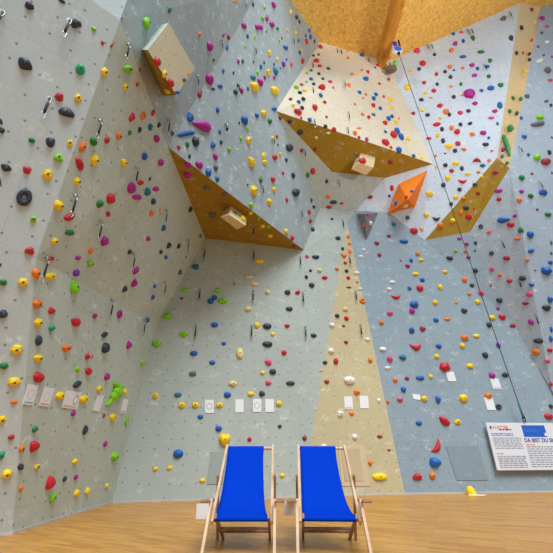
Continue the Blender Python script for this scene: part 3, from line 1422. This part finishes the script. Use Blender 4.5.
for r in BIG:
    S=sims(r); lab=None
    short=size_word(r)+' '+look(r)+' climbing hold on '+PANEL[r['pid']]
    if not S: lab=short
    else:
        for q in near(r):
            if q['area']<16: continue
            t=rel(r,q)
            if not t: continue
            if any(sect(s,t[0],look(q),t[1]*1.7) for s in S): continue
            l=f"{size_word(r)} {look(r)} hold on {PANEL[r['pid']]}, {t[0]} {'an' if look(q)[0] in 'aeiou' else 'a'} {look(q)} one"
            if len(l.split())<=16 and l not in used: lab=l; break
            l=l.replace(' hold on '+PANEL[r['pid']]+',',' climbing hold')
            if len(l.split())<=16 and l not in used and not any(sect(s,t[0],look(q),t[1]*1.7) for s in BIG if s is not r and look(s)==look(r)): lab=l; break
    if not lab or lab in used:
        same=sorted([q for q in BIG if q['pid']==r['pid'] and q['c']==r['c']],key=lambda q:q['v']); k=same.index(r)
        words=['topmost','second from the top','third from the top','fourth from the top','fifth from the top','sixth from the top']
        if k<6: lab=f"{look(r)} hold, {words[k]} of the {PALETTE[r['c']][0]} ones on {PANEL[r['pid']]}"
        else: lab=f"{look(r)} hold, number {len(same)-k} from the bottom of {PALETTE[r['c']][0]} ones on {PANEL[r['pid']]}"
    used.add(lab); r['label']=lab
bb=bmesh.new(); bmesh.ops.create_cone(bb,cap_ends=True,segments=6,radius1=1,radius2=.85,depth=.6)
BOLT=bpy.data.meshes.new('hold_bolt'); bb.to_mesh(BOLT); bb.free(); BOLT.materials.append(M_BOLT)
GROUPS={'A':'holds on the far left wall','B1':'holds on the lower left wall','B2':'holds on the overhanging left wall','C':'holds on the centre left wall','DL':'holds on the grey back wall',
 'TAN':'holds on the tan wedge','DR':'holds on the blue grey wall'}
for i,r in enumerate(BIG):
    me=get_mesh(r['s'],int(r['u']*7+r['v']*3))
    o=bpy.data.objects.new('climbing_hold',me); C.objects.link(o)
    loc,rot,_=r['M'].decompose()
    o.location=loc; o.rotation_euler=rot.to_euler(); o.scale=r['dim']
    o.material_slots[0].link='OBJECT'; o.material_slots[0].material=HM[r['c']]
    tag(o,r['label'],'climbing hold',GROUPS.get(r['pid'],'holds on the upper walls and volumes'))
    if r['area']>42 and r['s'] not in 'dxc':
        b=bpy.data.objects.new('bolt',BOLT); C.objects.link(b); b.parent=o
        rad=.016
        zt=max(v.co.z for v in me.vertices if abs(v.co.x)<.16 and abs(v.co.y)<.16)
        b.location=(0,0,zt-.01); b.scale=(rad/r['dim'][0],rad/r['dim'][1],.02/r['dim'][2])
vs=[];fs=[];mi=[]; keys=list(HM)
for r in SMALL:
    me=get_mesh(r['s'],int(r['u']*7+r['v']*3)); k=len(vs)
    vs+=[r['M']@v.co for v in me.vertices]
    for p in me.polygons: fs.append([k+j for j in p.vertices]); mi.append(keys.index(r['c']))
me=bpy.data.meshes.new('small_climbing_holds'); me.from_pydata(vs,[],fs)
for k in keys: me.materials.append(HM[k])
me.polygons.foreach_set('material_index',mi)
for p in me.polygons: p.use_smooth=True
o=link('small_climbing_holds',me)
tag(o,'the many smallest coloured holds scattered over all the climbing walls','climbing holds',None,'stuff')
print('HOLDS',len(ROWS),'big',len(BIG))
# ---------------------------------------------------------------- quickdraws
def draw_proto():
    bm=bmesh.new(); add_box(bm,(0,0,.0),(.03,.012,.05),None,.004); add_tube(bm,[(0,.03,0),(0,-.028,0)],.008,8)
    root=empty('quickdraw')
    obj('hanger',bm,M_STEEL,root)
    def biner(z,m,nm):
        bm=bmesh.new(); pts=[]
        for k in range(16):
            a=2*PI*k/16; pts.append((.024*math.cos(a)*(1.1 if math.sin(a)>0 else .8),-.03,z+.05*math.sin(a)))
        add_tube(bm,pts,.005,6,True); return obj(nm,bm,m,root)
    biner(-.045,M_STEEL,'carabiner'); biner(-.295,M_STEEL,'carabiner')
    bm=bmesh.new(); add_box(bm,(0,-.03,-.17),(.03,.014,.18),None,.004); obj('sling',bm,M_DARK,root)
    return root
DP=draw_proto(); nd_=0
def copy_tree(o):
    c=o.copy(); C.objects.link(c)
    for ch in o.children:
        k=ch.copy(); C.objects.link(k); k.parent=c
    return c
DRAWS=[(2.5,14),(69,22),(127,44),(49,99.7),(99,120),(167.6,120),(136,167.6),(225,123),(273,137),(74,195),(45.5,257),(99.7,221),(165,210),(133,253),(245,3),(221,40),(255,48),(197,76),(238,84),
 (293,39),(337,50),(341,51),(312.6,64),(344,82),(313,89),(368,59),(427,45),(431,45),(467,30),(471,30),(509,13),(484,65),(348,113),(314,120),(347,128),(355,152),(519,147),(539,182),(254,224),(204.6,249),(253.6,251),(187,240),(262,185),
 (301,210),(342.6,220),(300,257),(349,256),(502,241),(111,300),(164,282),(143.5,320),(200,289),(253,291),(196,326),(251.5,326),(302.6,293),(355,291),(305,327),(360,325),(536,315),(519,279),(304,150),(338,180)]
DW=[]
for (u,v) in DRAWS:
    hh=wallhit(u,v)
    if not hh: continue
    best=min(BIG,key=lambda r:(r['u']-u)**2+(r['v']-v)**2)
    DW.append((u,v,hh,best))
seen=set()
for u,v,(p,n,pid),q in DW:
    o=DP if nd_==0 else copy_tree(DP); nd_+=1
    az=math.atan2(n.y,n.x)+PI/2
    o.location=p+n*.02; o.rotation_euler=(0,0,az)
    cand=sorted(BIG,key=lambda r:(r['u']-u)**2+(r['v']-v)**2)
    for q in cand[:12]:
        t=rel(dict(u=u,v=v),q)
        if not t: continue
        l=f"steel quickdraw hanging on {PANEL[pid]}, {t[0]} {'an' if look(q)[0] in 'aeiou' else 'a'} {look(q)} hold"
        if len(l.split())>16: l=l.replace("steel quickdraw hanging","quickdraw")
        if l not in seen and len(l.split())<=16: break
    seen.add(l); tag(o,l,'quickdraw','quickdraws hanging from the walls')
# ---------------------------------------------------------------- papers pinned to the walls
def paper(px,ring,foot,label,name='paper_sheet',mm=None,cat='paper',grp='route papers on the walls',lift=.012):
    hh=wallhit(sum(p[0] for p in px)/4,sum(p[1] for p in px)/4); n=hh[1]
    pl=(n,n.dot(hh[0])+lift); pts=[hit(u,v,pl) for u,v in px]
    bm=bmesh.new(); l=bm.loops.layers.uv.new('UVMap')
    a=[bm.verts.new(p) for p in pts]; b=[bm.verts.new(p-n*.008) for p in pts]
    f=bm.faces.new(a)
    for lp,uv in zip(f.loops,((0,1),(1,1),(1,0),(0,0))): lp[l].uv=uv
    bm.faces.new(b[::-1])
    for i in range(4): bm.faces.new((a[i],b[i],b[(i+1)%4],a[(i+1)%4]))
    bmesh.ops.recalc_face_normals(bm,faces=bm.faces[:])
    o=obj(name,bm,mm or papermat(ring,foot),None,False)
    tag(o,label,cat,grp); return o
def q4(x0,y0,x1,y1,s=0): return [(x0,y0),(x1,y0),(x1+s,y1),(x0+s,y1)]
paper([(28.5,384.3),(39,385),(33,405.3),(22.7,404.3)],'faint','blue','white paper, leftmost of the sheets on the lower left wall')
paper([(45,387),(54.7,388.5),(49,407),(39,405.5)],'faint','redblue','white paper with red and blue footer, second from left on the lower left wall')
paper([(67,390),(82,392.3),(76.5,409.3),(61.3,407.3)],'side','red','wide white paper with black oval drawing between two yellow holds')
paper([(98.2,395),(104.2,395.7),(99.5,411.8),(93.3,410.3)],'','','narrow blank white paper left of the big lime green figure hold')
paper([(123.8,399),(128.6,399.3),(125.4,413.8),(120.4,413)],'','blue','narrow white paper with blue footer right below the lime green figure hold')
paper(q4(205,399.8,213.8,413),'mid','','white paper with oval drawing, leftmost on the grey back wall')
paper(q4(235.3,399.3,243.6,412.3),'','','blank white paper, second from left on the grey back wall')
paper(q4(253,399,261.3,411.9),'mid','','white paper with oval drawing, third from left on the grey back wall')
paper(q4(265.3,399,273.8,411.9),'','','blank white paper, rightmost on the grey back wall')
paper(q4(344,396.5,352.3,409.3,.8),'','red','white paper with red footer, left one on the tan wedge')
paper(q4(359.3,395.8,368,408.3,1),'','','blank white paper, right one on the tan wedge')
paper([(412.2,393.8),(420,394.8),(420.5,400),(413.5,399)],'','','small tilted white paper left of a yellow hold on the blue grey wall')
paper(q4(445.5,371.6,453.5,381.2,3),'faint','','white paper under the big red pocketed hold on the blue grey wall')
paper(q4(490,378.5,498.3,389.2,3.5),'','blue','white paper under the magenta hold left of the rope')
paper(q4(484,397.5,492.5,410,3.5),'','','white paper under the orange hold just above the sign board')
paper([(446,446),(478,445.5),(488.5,480),(457,480.5)],'','','darker blue grey hatch panel low on the wall left of the sign board','wall_hatch',M_HATCH,'hatch',None)
paper([(211,452),(231,452),(229,484),(207,484)],'','','darker green grey hatch panel low behind the left deckchair','wall_hatch',M_HATCHG,'hatch',None)
paper([(338,445),(364,444.5),(370,486),(342,486)],'','','pale framed tan hatch panel low behind the right deckchair','wall_hatch',M_HATCHT,'hatch',None)
paper([(341,449),(359,448.5),(364,481),(345,481)],'','','plain tan hatch cover inside the pale frame behind the right deckchair','hatch_cover',M_HTAN,'hatch',None,.02)
# ---------------------------------------------------------------- sign board
def text_mesh(s,size,bold=0):
    cu=bpy.data.curves.new('t','FONT'); cu.body=s; cu.size=size; cu.extrude=.001; cu.offset=bold
    t=bpy.data.objects.new('t',cu); C.objects.link(t); dg=bpy.context.evaluated_depsgraph_get()
    me=bpy.data.meshes.new_from_object(t.evaluated_get(dg)); bpy.data.objects.remove(t); return me
nb=PDR[0] if PDR[0].dot(O-WM)>0 else -PDR[0]
pb=(nb,nb.dot(WM)+.10)
tl=hit(485,422.5,pb); bl=hit(497,470.3,pb)
ub=Vector((-nb.y,nb.x,0)).normalized(); 
if ub.x<0: ub=-ub
vb=nb.cross(ub); vb=vb if vb.z>0 else -vb
H=(tl-bl).dot(vb); BLc=bl.copy(); TLc=BLc+vb*H
shear=(tl-bl).dot(ub)
print('sign',H,shear)
sg_=empty('sign_board',BLc); sg_.rotation_euler=Matrix((ub,vb,nb)).transposed().to_euler()
tag(sg_,'white information sign board with blue panel and text at lower right wall','sign')
WB=H*1.75
def sbox(name,x0,y0,x1,y1,z,m,t=.004,parent=sg_):
    bm=bmesh.new(); add_box(bm,((x0+x1)/2,(y0+y1)/2,z),(x1-x0,y1-y0,t)); return obj(name,bm,m,parent,False)
bm=bmesh.new(); add_box(bm,(WB/2,H/2,0),(WB,H,.03),None,.004); obj('board',bm,M_BOARD,sg_,False)
sbox('bottom_edge',0,-.012,WB,.0,0,M_BOARDE,.034)
def X(f): return f*H*1.0
pxm=H   # board height is the unit below: photo fractions measured from its corner
def L(u,v): p=hit(u,v,pb)-BLc; return p.dot(ub),p.dot(vb)
def rect(name,u0,v0,u1,v1,z,m,t=.004):
    (a,b),(c,d)=L(u0,v0),L(u1,v1); return sbox(name,min(a,c),min(b,d),max(a,c),max(b,d),z,m,t)
rect('blue_panel',520.5,425.3,547.0,437.0,.017,M_INKB)
rect('panel_mark',543.5,433.0,546.5,436,.02,M_WHITE,.003)
bm=bmesh.new()
for k in range(14):
    x,y=L(524+1.1*k+.4*(k%3),430+.6*(k%4)); add_box(bm,(x,y,.0202),(.022,.014,.002))
obj('panel_dots',bm,M_INKL,sg_,False)
def stext(name,s,u0,vb_,u1,vt,m,bold=0,z=.018):
    me=text_mesh(s,1,bold); o=link(name,me,m,sg_); x0,y0=L(u0,vb_); x1,_=L(u1,vb_); y1=L(u0,vt)[1]
    xs=[v.co.x for v in me.vertices]; ys=[v.co.y for v in me.vertices]
    sx=(x1-x0)/(max(xs)-min(xs)); sy=(y1-y0)/(max(ys)-min(ys)); o.location=(x0-min(xs)*sx,y0-min(ys)*sy,z); o.scale=(sx,sy,1)
    return o
stext('title_text','DA BIST DU SICHER',524.5,442.3,564,438.2,M_INKD,.018)
stext('logo_text','KLETTER',492.5,428.6,508,425.9,M_INKO,.012)
rect('logo_mark',489.0,426.0,491.3,428.7,.018,M_INKK); rect('logo_stem',490.2,428.7,490.9,431.2,.018,M_INKK)
def lines(name,u0,u1,vs_,m,seed,hp=.85):
    bm=bmesh.new(); rr=random.Random(seed)
    for v in vs_:
        x,y=L(u0+(v-425)*.26,v); x1=L(u1+(v-425)*.26,v)[0]; h=abs(L(u0,v-hp/2)[1]-L(u0,v+hp/2)[1])
        while x<x1-.03:
            w=min(rr.uniform(.03,.13),x1-x); add_box(bm,(x+w/2,y,.018),(w,h,.002)); x+=w+.022
    return obj(name,bm,m,sg_,False)
lines('logo_underline',497.5,511,[429.6],M_INKK,7,1.3)
lines('subtitle_lines',488.5,510,[433.6,435.2],M_INKL,1,.9)
lines('body_lines',489,517,[438,440,442,444,446,448.2],M_INKG,2)
lines('heading_line',489,496,[453.6],M_INKO,3,1.0)
lines('body_lines',489,517,[456.4,458.2,460,461.8,463.6,465.4,467.4],M_INKG,4)
lines('heading_line',520.5,530,[444.6],M_INKO,5,.9)
lines('body_lines',520.5,562,[446.8,449,451.2,453.4,455.6,457.8,460,462.2,464.4,466.6],M_INKG,6)
# ---------------------------------------------------------------- auto belay, drum, rope
nF=PF[0] if PF[0].dot(O-BT)>0 else -PF[0]
pd=hit(397.5,50,(nF,nF.dot(BT)+1.1)); sc=proj(pd)[2]/FP
ab=empty('auto_belay',pd); tag(ab,'round white and blue auto belay device hanging from purple strap under the beam','belay device')
def drum(name,prof,m,par,M=Matrix.Identity(4)):
    bm=bmesh.new(); add_lathe(bm,prof,24,M); return obj(name,bm,m,par,True,40)
RM=Matrix.Rotation(math.radians(85),4,'X')
r_=4.9*sc
drum('housing',[(r_*.7,-.6*r_),(r_*.98,-.5*r_),(r_,0),(r_*.95,.25*r_)],M_WHITE,ab,RM)
drum('label_plate',[(r_*.8,.24*r_),(r_*.78,.33*r_)],M_BLUEP,ab,RM)
bm=bmesh.new(); add_box(bm,(-.02,0.02,r_*2.1),(r_*.8,.05,r_*1.5),None,.02); obj('strap',bm,M_PURP,ab)
for s in (-1,1):
    bm=bmesh.new(); add_box(bm,(s*r_*.72,.03,r_*2.2),(.05,.05,r_*2.4),None,.01); obj('bracket',bm,M_STEEL if s<0 else M_DARK,ab)
bm=bmesh.new(); add_tube(bm,[(0,0,-r_*.3),(.02,0,-r_*1.2)],.05,8); obj('nozzle',bm,M_DARK,ab)
pd2=hit(391,69,(nF,nF.dot(BT)+.35)); r2=5.6*proj(pd2)[2]/FP
dm=empty('hanging_drum',pd2); tag(dm,'round grey brown drum hanging on steel straps below the auto belay device','drum')
drum('body',[(r2*.55,-.62*r2),(r2*.95,-.4*r2),(r2,.1*r2),(r2*.8,.35*r2)],M_DRUM,dm,Matrix.Rotation(math.radians(28),4,'X'))
for s in (-1,1):
    bm=bmesh.new(); add_bar(bm,(s*r2*.5,0,.25*r2),(s*r2*.45-.05,.1,2.3*r2),.07,.03); obj('strap',bm,M_STEEL,dm)
bm=bmesh.new(); add_box(bm,(r2*.7,-.1,r2*.75),(.14,.1,.2),None,.03); obj('tag',bm,HM['L'],dm)
ra=pd+Vector((.02,0,-r_*1.0)); rb=hit(524.5,421,(nb,nb.dot(WM)+.14)); sp=ra+(rb-ra)*.962
rp=empty('belay_rope',rb); tag(rp,'dark belay rope running from the auto belay device down to the sign board','rope')
bm=bmesh.new(); add_tube(bm,[ra-rb,(ra+rb)/2-rb,sp-rb],.009,6); obj('cord',bm,M_ROPE,rp)
bm=bmesh.new(); add_tube(bm,[sp-rb,(sp+rb)/2-rb,(rb-sp)*-.12],.022,6); obj('lower_webbing',bm,M_TEAL,rp)
bm=bmesh.new(); add_tube(bm,[(.035*math.cos(2*PI*k/14),0,.07*math.sin(2*PI*k/14)-.0+.05) for k in range(14)],.012,6,True); obj('carabiner',bm,M_DARK,rp)
# ---------------------------------------------------------------- hold and paper lying on the floor
p=atZ(475.5,495,0.0)
bm=bmesh.new(); add_poly_prism(bm,[p+Vector(q) for q in ((-.2,-.1,.004),(.1,-.13,.004),(.26,.02,.004),(-.1,.07,.004))],[p+Vector(q) for q in ((-.2,-.1,.001),(.1,-.13,.001),(.26,.02,.001),(-.1,.07,.001))])
tag(obj('paper_sheet',bm,papermat('',''),None,False),'crumpled white paper lying flat on the floor below the yellow hold','paper')
me=hold_mesh('r',2)
o=bpy.data.objects.new('climbing_hold',me); C.objects.link(o); p2=atZ(472.5,494.6,.0)
o.location=p2+Vector((0,.05,.01)); o.scale=(.21,.2,.3); o.material_slots[0].link='OBJECT'; o.material_slots[0].material=HM['Y']
tag(o,'yellow hold standing on the floor against the blue grey wall','climbing hold')
# ---------------------------------------------------------------- deckchairs
def deckchair(loc,rz,label):
    root=empty('deckchair',loc,(0,0,rz)); tag(root,label,'deckchair','blue deckchairs')
    W=.565; X0=W/2; y0=0.
    top=Vector((0,.87,.903)); bar=Vector((0,.02,.285)); 
    def bars(name,segs,m,w=.024,t=.045):
        bm=bmesh.new()
        for a,b in segs: add_bar(bm,a,b,w,t,Vector((1,0,0)),.003)
        return obj(name,bm,m,root,False)
    d=(top-bar).normalized()
    for s in (-1,1):
        x=s*X0
        V=lambda y,z,xx=x: Vector((xx,y,z))
        bars('side_rail',[(V(*(bar-d*.05).yz),V(*(top+d*.03).yz))],M_WOOD,.05,.026)
        xo=s*(X0+.027)
        bars('front_leg',[(V(.07,.43,xo),V(-.36,0.,xo))],M_WOOD,.05,.026)
        bars('rear_post',[(V(.40,.635,xo),V(.66,0.,xo))],M_WOODD,.045,.024)
        xi=s*(X0-.028)
        bars('seat_strut',[(V(.0,.31,xi),V(.74,.0,xi))],M_WOODD,.045,.024)
        bm=bmesh.new(); add_box(bm,(s*(X0+.078),.225,.412),(.098,.56,.024),Matrix.Rotation(math.radians(-5),3,'X'),.008); obj('armrest',bm,M_WOODD,root,False)
    def rod(name,y,z,r,x0,x1,m):
        bm=bmesh.new(); add_tube(bm,[(x0,y,z),(x1,y,z)],r,12); return obj(name,bm,m,root,True,40)
    rod('top_bar',top.y,top.z-.01,.017,-X0,X0,M_WOOD)
    rod('front_bar',bar.y,bar.z,.018,-X0-.03,X0+.03,M_WOODD)
    rod('stretcher',.60,.085,.014,-X0+.03,X0-.03,M_WOODD)
    rod('stretcher',.34,.155,.012,-X0+.03,X0-.03,M_WOODD)
    # canvas sling hung between the two bars, pushed to the left of the frame
    bm=bmesh.new(); rows=[]; n=26
    prof=[]
    for k in range(9):                      # round the front bar
        a=math.radians(-150+k*26); prof.append((bar.y-.022*math.cos(a)*1.0,bar.z+.022*math.sin(a)))
    p0=Vector((bar.y,bar.z+.022)); p1=Vector((top.y-.012,top.z+.012))
    for k in range(n+1):
        t=k/n; q=p0.lerp(p1,t); sag=.16*4*t*(1-t)*(1-.45*t); nrm=Vector((d.z,-d.y)).normalized()
        prof.append((q.x+nrm.x*sag,q.y+nrm.y*sag))
    for k in range(8):
        a=math.radians(100-k*28); prof.append((top.y+.021*math.cos(a)+.0,top.z-.01+.021*math.sin(a)))
    N=len(prof)
    for i,(y,z) in enumerate(prof):
        t=i/(N-1); pinch=.012*math.sin(PI*t)
        xl=-X0+.018; xr=X0-.03-.075*min(1,max(0,(t-.22)/.5))**.6-pinch
        rows.append([bm.verts.new((xl+(xr-xl)*j/10,y,z-(.014*math.sin(PI*t)*math.sin(PI*j/10) if 12<i<N-10 else 0))) for j in range(11)])
    for A,B in zip(rows,rows[1:]):
        for j in range(10): bm.faces.new((A[j],A[j+1],B[j+1],B[j]))
    cv=obj('canvas_sling',bm,M_CANVAS,root); s=cv.modifiers.new('t','SOLIDIFY'); s.thickness=.004; s.offset=0
    return root
CH1=Vector((-.327,4.13,0)); CH2=Vector((.508,4.13,0))
deckchair(CH1,math.radians(0),'wooden deckchair with blue canvas sling, left of the pair')
deckchair(CH2,math.radians(-3),'wooden deckchair with blue canvas sling, right of the pair')
# paper notes hanging from the left armrests
def note(c,rz,label):
    bm=bmesh.new(); add_box(bm,(0,0,-.0625),(.115,.003,.125),None); o=obj('paper_note',bm,papermat('',''),None,False)
    o.location=c; o.rotation_euler=(math.radians(8),0,rz); tag(o,label,'paper note')
note(CH1+Vector((-.565/2-.09,-.06,.418)),0,'white paper note hanging from the left armrest of the left deckchair')
note(CH2+Vector((-.565/2-.10,.2,.405)),-.1,'white paper note hanging under the armrest between the two deckchairs')
# ---------------------------------------------------------------- light and camera
def area(name,loc,target,size,power,col,shape='DISK'):
    l=bpy.data.lights.new(name,'AREA'); l.shape=shape; l.size=size; l.energy=power; l.color=col
    o=bpy.data.objects.new(name,l); C.objects.link(o); o.location=loc
    o.rotation_euler=(Vector(target)-Vector(loc)).to_track_quat('-Z','Y').to_euler(); return o
area('added_upper_fill',(-3.2,.2,12.3),(5.5,8,11),2.4,LAMP1,(.95,.98,1),'SQUARE')  # added fill light, brightens the upper right wall and the beige block
area('wall_uplight',(8.5,0,5.5),(3.6,7.5,13.3),1.5,LAMP2,(1,.97,.92)).data.spread=math.radians(80)
sl=bpy.data.lights.new('added_key_sun','SUN'); sl.energy=SUN; sl.angle=math.radians(32); sl.color=(.86,.95,1)  # soft key sun added to light the walls; no rooflight is modelled
so=bpy.data.objects.new('added_key_sun',sl); C.objects.link(so); so.rotation_euler=(-Vector((.22,-.54,.81))).to_track_quat('-Z','Y').to_euler()
wd=bpy.data.worlds.new('World'); bpy.context.scene.world=wd; wd.use_nodes=True
bg=wd.node_tree.nodes['Background']; bg.inputs[0].default_value=(.74,.90,1,1); bg.inputs[1].default_value=AMB
cam=bpy.data.cameras.new('camera'); co=bpy.data.objects.new('camera',cam); C.objects.link(co)
cam.sensor_width=36; cam.lens=36*FP/553; cam.clip_end=200
co.location=O; co.rotation_euler=(PI/2+TH,0,0)
sc_=bpy.context.scene; sc_.camera=co
sc_.view_settings.view_transform='Standard'; sc_.view_settings.look='None'; sc_.view_settings.gamma=1; sc_.view_settings.exposure=EXPO
